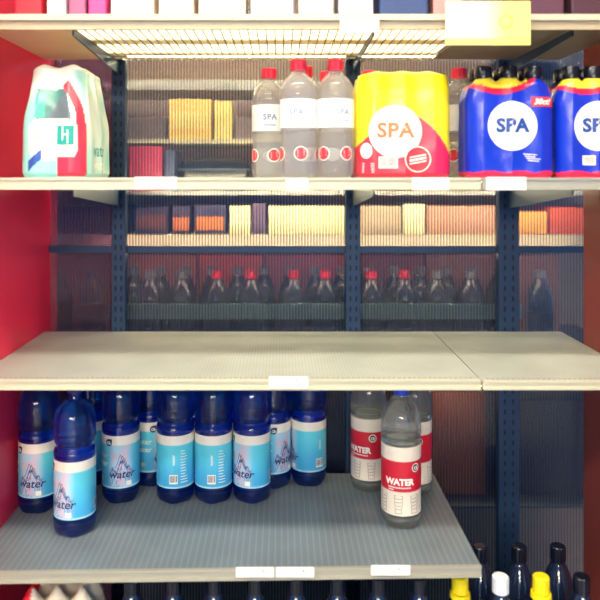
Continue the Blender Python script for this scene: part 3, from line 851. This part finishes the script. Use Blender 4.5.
# upper gap
goods(128, 166, 117, 1.95, zB, (92, 84, 100), 'dark plum box behind the empty gap of the upper shelf')
goods(168, 212, 99, 1.95, zB, (254, 206, 120), 'amber box behind the empty gap of the upper shelf', band=(.3, .7, (252, 228, 150)))
goods(214, 232, 101, 1.95, zB, (254, 232, 150), 'yellow box behind the empty gap of the upper shelf')
goods(503, 650, 50, yg, zC, (50, 40, 54), 'dark crate high on the grey-railed rear shelf at the end')
goods(234, 262, 117, 1.95, zB, (120, 104, 118), 'grey-mauve box behind the leftmost clear bottle')
goods(264, 345, 104, 1.95, zB, (236, 226, 210), 'long pale box behind the clear bottles')
goods(358, 500, 93, 1.95, zB, (110, 84, 84), 'long brown box behind the multipacks')
zE = rail_shelf(-40, 640, 191, 195, YR, paint('grey_rail', (150, 150, 156), .4), 'rear shelf just under eye level behind the sheets')
goods(128, 162, 146, yg, zE, (206, 70, 110), 'pink box standing low behind the empty gap')
goods(164, 175, 150, yg, zE, (66, 76, 120), 'slate blue box low behind the empty gap')
goods(256, 345, 146, yg, zE, (150, 150, 158), 'grey box low behind the clear bottles')
goods(503, 650, 93, 1.95, zB, (60, 44, 54), 'dark box behind the royal blue multipacks')
# dark rounded tub resting behind the gap
def tub():
    x0, x1 = X(178, 1.92), X(250, 1.92); w = (x1 - x0) / 2 - .002; zt = at(0, 157, 1.92)[2]; zb = zE
    t = empty('dark_tub', ((x0 + x1) / 2, 1.93, zb), 'dark flat-topped tub behind the empty gap of the upper shelf', 'tub')
    H = zt - zb
    mb = MB(); vs = []; N = 48
    for (k, z) in ((.86, 0), (.97, H * .25), (1.0, H * .62), (.99, H * .75), (.90, H * .88), (.72, H * .97), (.4, H)):
        for i in range(N):
            a = 2 * PI * i / N; c, s = math.cos(a), math.sin(a); q = (abs(c) ** 4 + abs(s) ** 4) ** -.25
            vs.append((w * k * c * q, .036 * k * s * q, z))
    fs = [(j * N + i, j * N + (i + 1) % N, (j + 1) * N + (i + 1) % N, (j + 1) * N + i) for j in range(6) for i in range(N)] + [tuple(range(N - 1, -1, -1)), tuple(6 * N + i for i in range(N))]
    mb.add(vs, fs); mb.build('tub_body', M_black, t, smooth=True)
    r = MB()
    vs = []
    for z, k in ((H * .60, 1.0), (H * .60, 1.03), (H * .66, 1.03), (H * .66, 1.0)):
        for i in range(N):
            a = 2 * PI * i / N; c, s = math.cos(a), math.sin(a); q = (abs(c) ** 4 + abs(s) ** 4) ** -.25
            vs.append((w * k * c * q, .036 * k * s * q, z))
    r.add(vs, [(j * N + i, j * N + (i + 1) % N, ((j + 1) % 4) * N + (i + 1) % N, ((j + 1) % 4) * N + i) for j in range(4) for i in range(N)])
    r.build('rim', paint('tub_rim', (60, 72, 96), .3), t)
tub()
fill_tube(-.50, .42, 1.8735, CZ + .2415, 'added fill tube tucked behind the grey rear rail', paint('rail_fill_glow', (255, 255, 255), .5, emit=(255, 222, 160), estr=60))  # added to brighten the boxes in the upper gap
fill_tube(-.50, .42, 1.80, CZ + .315, 'added fill tube high behind the ribbed sheets', M_fill2)  # added out of view, lights the upper rear goods
fill_tube(-.50, .80, 1.80, CZ - .187, 'added fill tube behind the dark cross rails', paint('low_fill_glow', (255, 255, 255), .5, emit=(255, 200, 170), estr=50))  # added behind the rails to light the red cartons
fill_tube(-.35, .80, 1.80, CZ - .010, 'added fill tube just under eye level behind the ribbed sheets', M_fill2)  # added behind the shelf lip to light the rear cartons
# brown carton behind the lower right sheet
zL = CZ - .86
t = empty('rear_shelf', (0, YR, zL - .02), 'dark low rear shelf behind the bottom bottles', 'shelf', 'shelves of the unit behind')
MB().box(-.8, .95, -.02, .40, .012, .018).build('shelf_board', paint('rear_deck', (90, 110, 120), .4), t)
fill_tube(X(428, 1.80), X(486, 1.80), 1.80, at(0, 384, 1.80)[2], 'short warm added fill tube low behind the ribbed sheet', paint('warm_fill_glow', (255, 255, 255), .5, emit=(255, 180, 140), estr=60))  # added fill so the brown carton shows
goods(432, 486, 392, yg, zL, (190, 120, 84), 'brown carton behind the ribbed sheet right of the clear bottles', depth=.2)
goods(-10, 345, 396, 1.95, zL, (30, 52, 84), 'long dark navy carton behind the blue bottles', depth=.2)
goods(520, 640, 400, yg, zL, (44, 34, 66), 'dark purple carton behind the empty lower corner', depth=.2)

# ------------------------------------------------------------------ base deck with dark bottles
zK = CZ - 1.075
t = empty('base_shelf', (.05, 1.45, 0), 'dark base of the shelf unit under the bottom shelf', 'shelf')
MB().box(XL + .002 - .05, XR - .002 - .05, -.25, .24, 0, zK).build('plinth', M_navy, t, bevel=.003)
G5 = 'dark soft drink bottles on the base'
base_b = [(460, 1.33, 'y', 'yellow-capped dark bottle under the corner of the bottom shelf'), (541, 1.33, 'y', 'yellow-capped dark bottle standing clear at the open end of the base'), (500.5, 1.33, 'w', 'white-capped dark bottle between the two yellow-capped ones'),
 (581.5, 1.33, 'b', 'black-capped dark bottle against the red-brown panel'), (419, 1.33, 'b', 'black-capped dark bottle below the clear water bottles'), (378, 1.33, 'b', 'black-capped dark bottle under the last bottom price tag'),
 (337, 1.33, 'b', 'black-capped dark bottle right of the two touching price tags'), (296, 1.33, 'b', 'black-capped dark bottle under the second of the touching price tags'), (255, 1.33, 'b', 'black-capped dark bottle under the first of the touching price tags'),
 (214, 1.33, 'b', 'black-capped dark bottle under the middle of the blue bottles'), (173, 1.33, 'b', 'black-capped dark bottle, second from the red and cream multipack'), (132, 1.33, 'b', 'black-capped dark bottle beside the red and cream multipack'),
 (480, 1.44, 'b', 'black-capped dark bottle in the second row beside the bottom shelf corner'), (519, 1.44, 'b', 'black-capped dark bottle in the second row between white and yellow caps'), (558, 1.44, 'b', 'black-capped dark bottle in the second row near the red-brown panel')]
bk = {}
capm = {'y': M_yellowcap, 'w': paint('white_cap', (226, 232, 236), .4), 'b': M_black}
for px, y, k, lab in base_b:
    loc = (X(px, y), y, zK)
    if k not in bk:
        bk[k] = make_cola(lab, G5, capm[k], H=.32, R=.038); bk[k].location = loc
        if k == 'y':
            m2 = MB(); m2.lathe([(.0150, .275), (.0195, .279), (.0185, .2885)], 24); m2.build('neck_ring', M_yellowcap, bk[k])
    else: dup(bk[k], loc, px * .3, lab, G5)
def rcol(x, y, z, top):
    if x < -.045: return (226, 30, 50)
    return (244, 226, 200) if (abs(x) < .09) else (210, 40, 60)
r_ = pack('drink_multipack', 'red and cream wrapped multipack on the base at the red panel', X(58, 1.33) - .0, 1.285, .17, .13, .305, rcol, None, (), top_pull=.14)
r_.location.z = zK

# ------------------------------------------------------------------ world, camera
w = bpy.data.worlds.new('world'); S.world = w; w.use_nodes = True
bg = w.node_tree.nodes['Background']; bg.inputs[0].default_value = (.08, .24, .55, 1); bg.inputs[1].default_value = 2.2
cam = bpy.data.cameras.new('camera'); co = bpy.data.objects.new('camera', cam); COL.objects.link(co)
cam.sensor_width = 36; cam.lens = 36 * F / 600
cam.shift_x = (300 - VX) / 600; cam.shift_y = -(300 - VY) / 600
co.location = (0, 0, CZ); co.rotation_euler = (PI / 2, 0, 0)
cam.clip_start = .05
cam.dof.use_dof = True; cam.dof.focus_distance = 1.50; cam.dof.aperture_fstop = 1.7
S.camera = co
S.view_settings.view_transform = 'Standard'; S.view_settings.look = 'None'; S.view_settings.gamma = 1
S.view_settings.exposure = 0.0
S.cycles.use_denoising = True
S.cycles.max_bounces = 12; S.cycles.transparent_max_bounces = 24
S.cycles.sample_clamp_indirect = 6
S.cycles.caustics_refractive = True
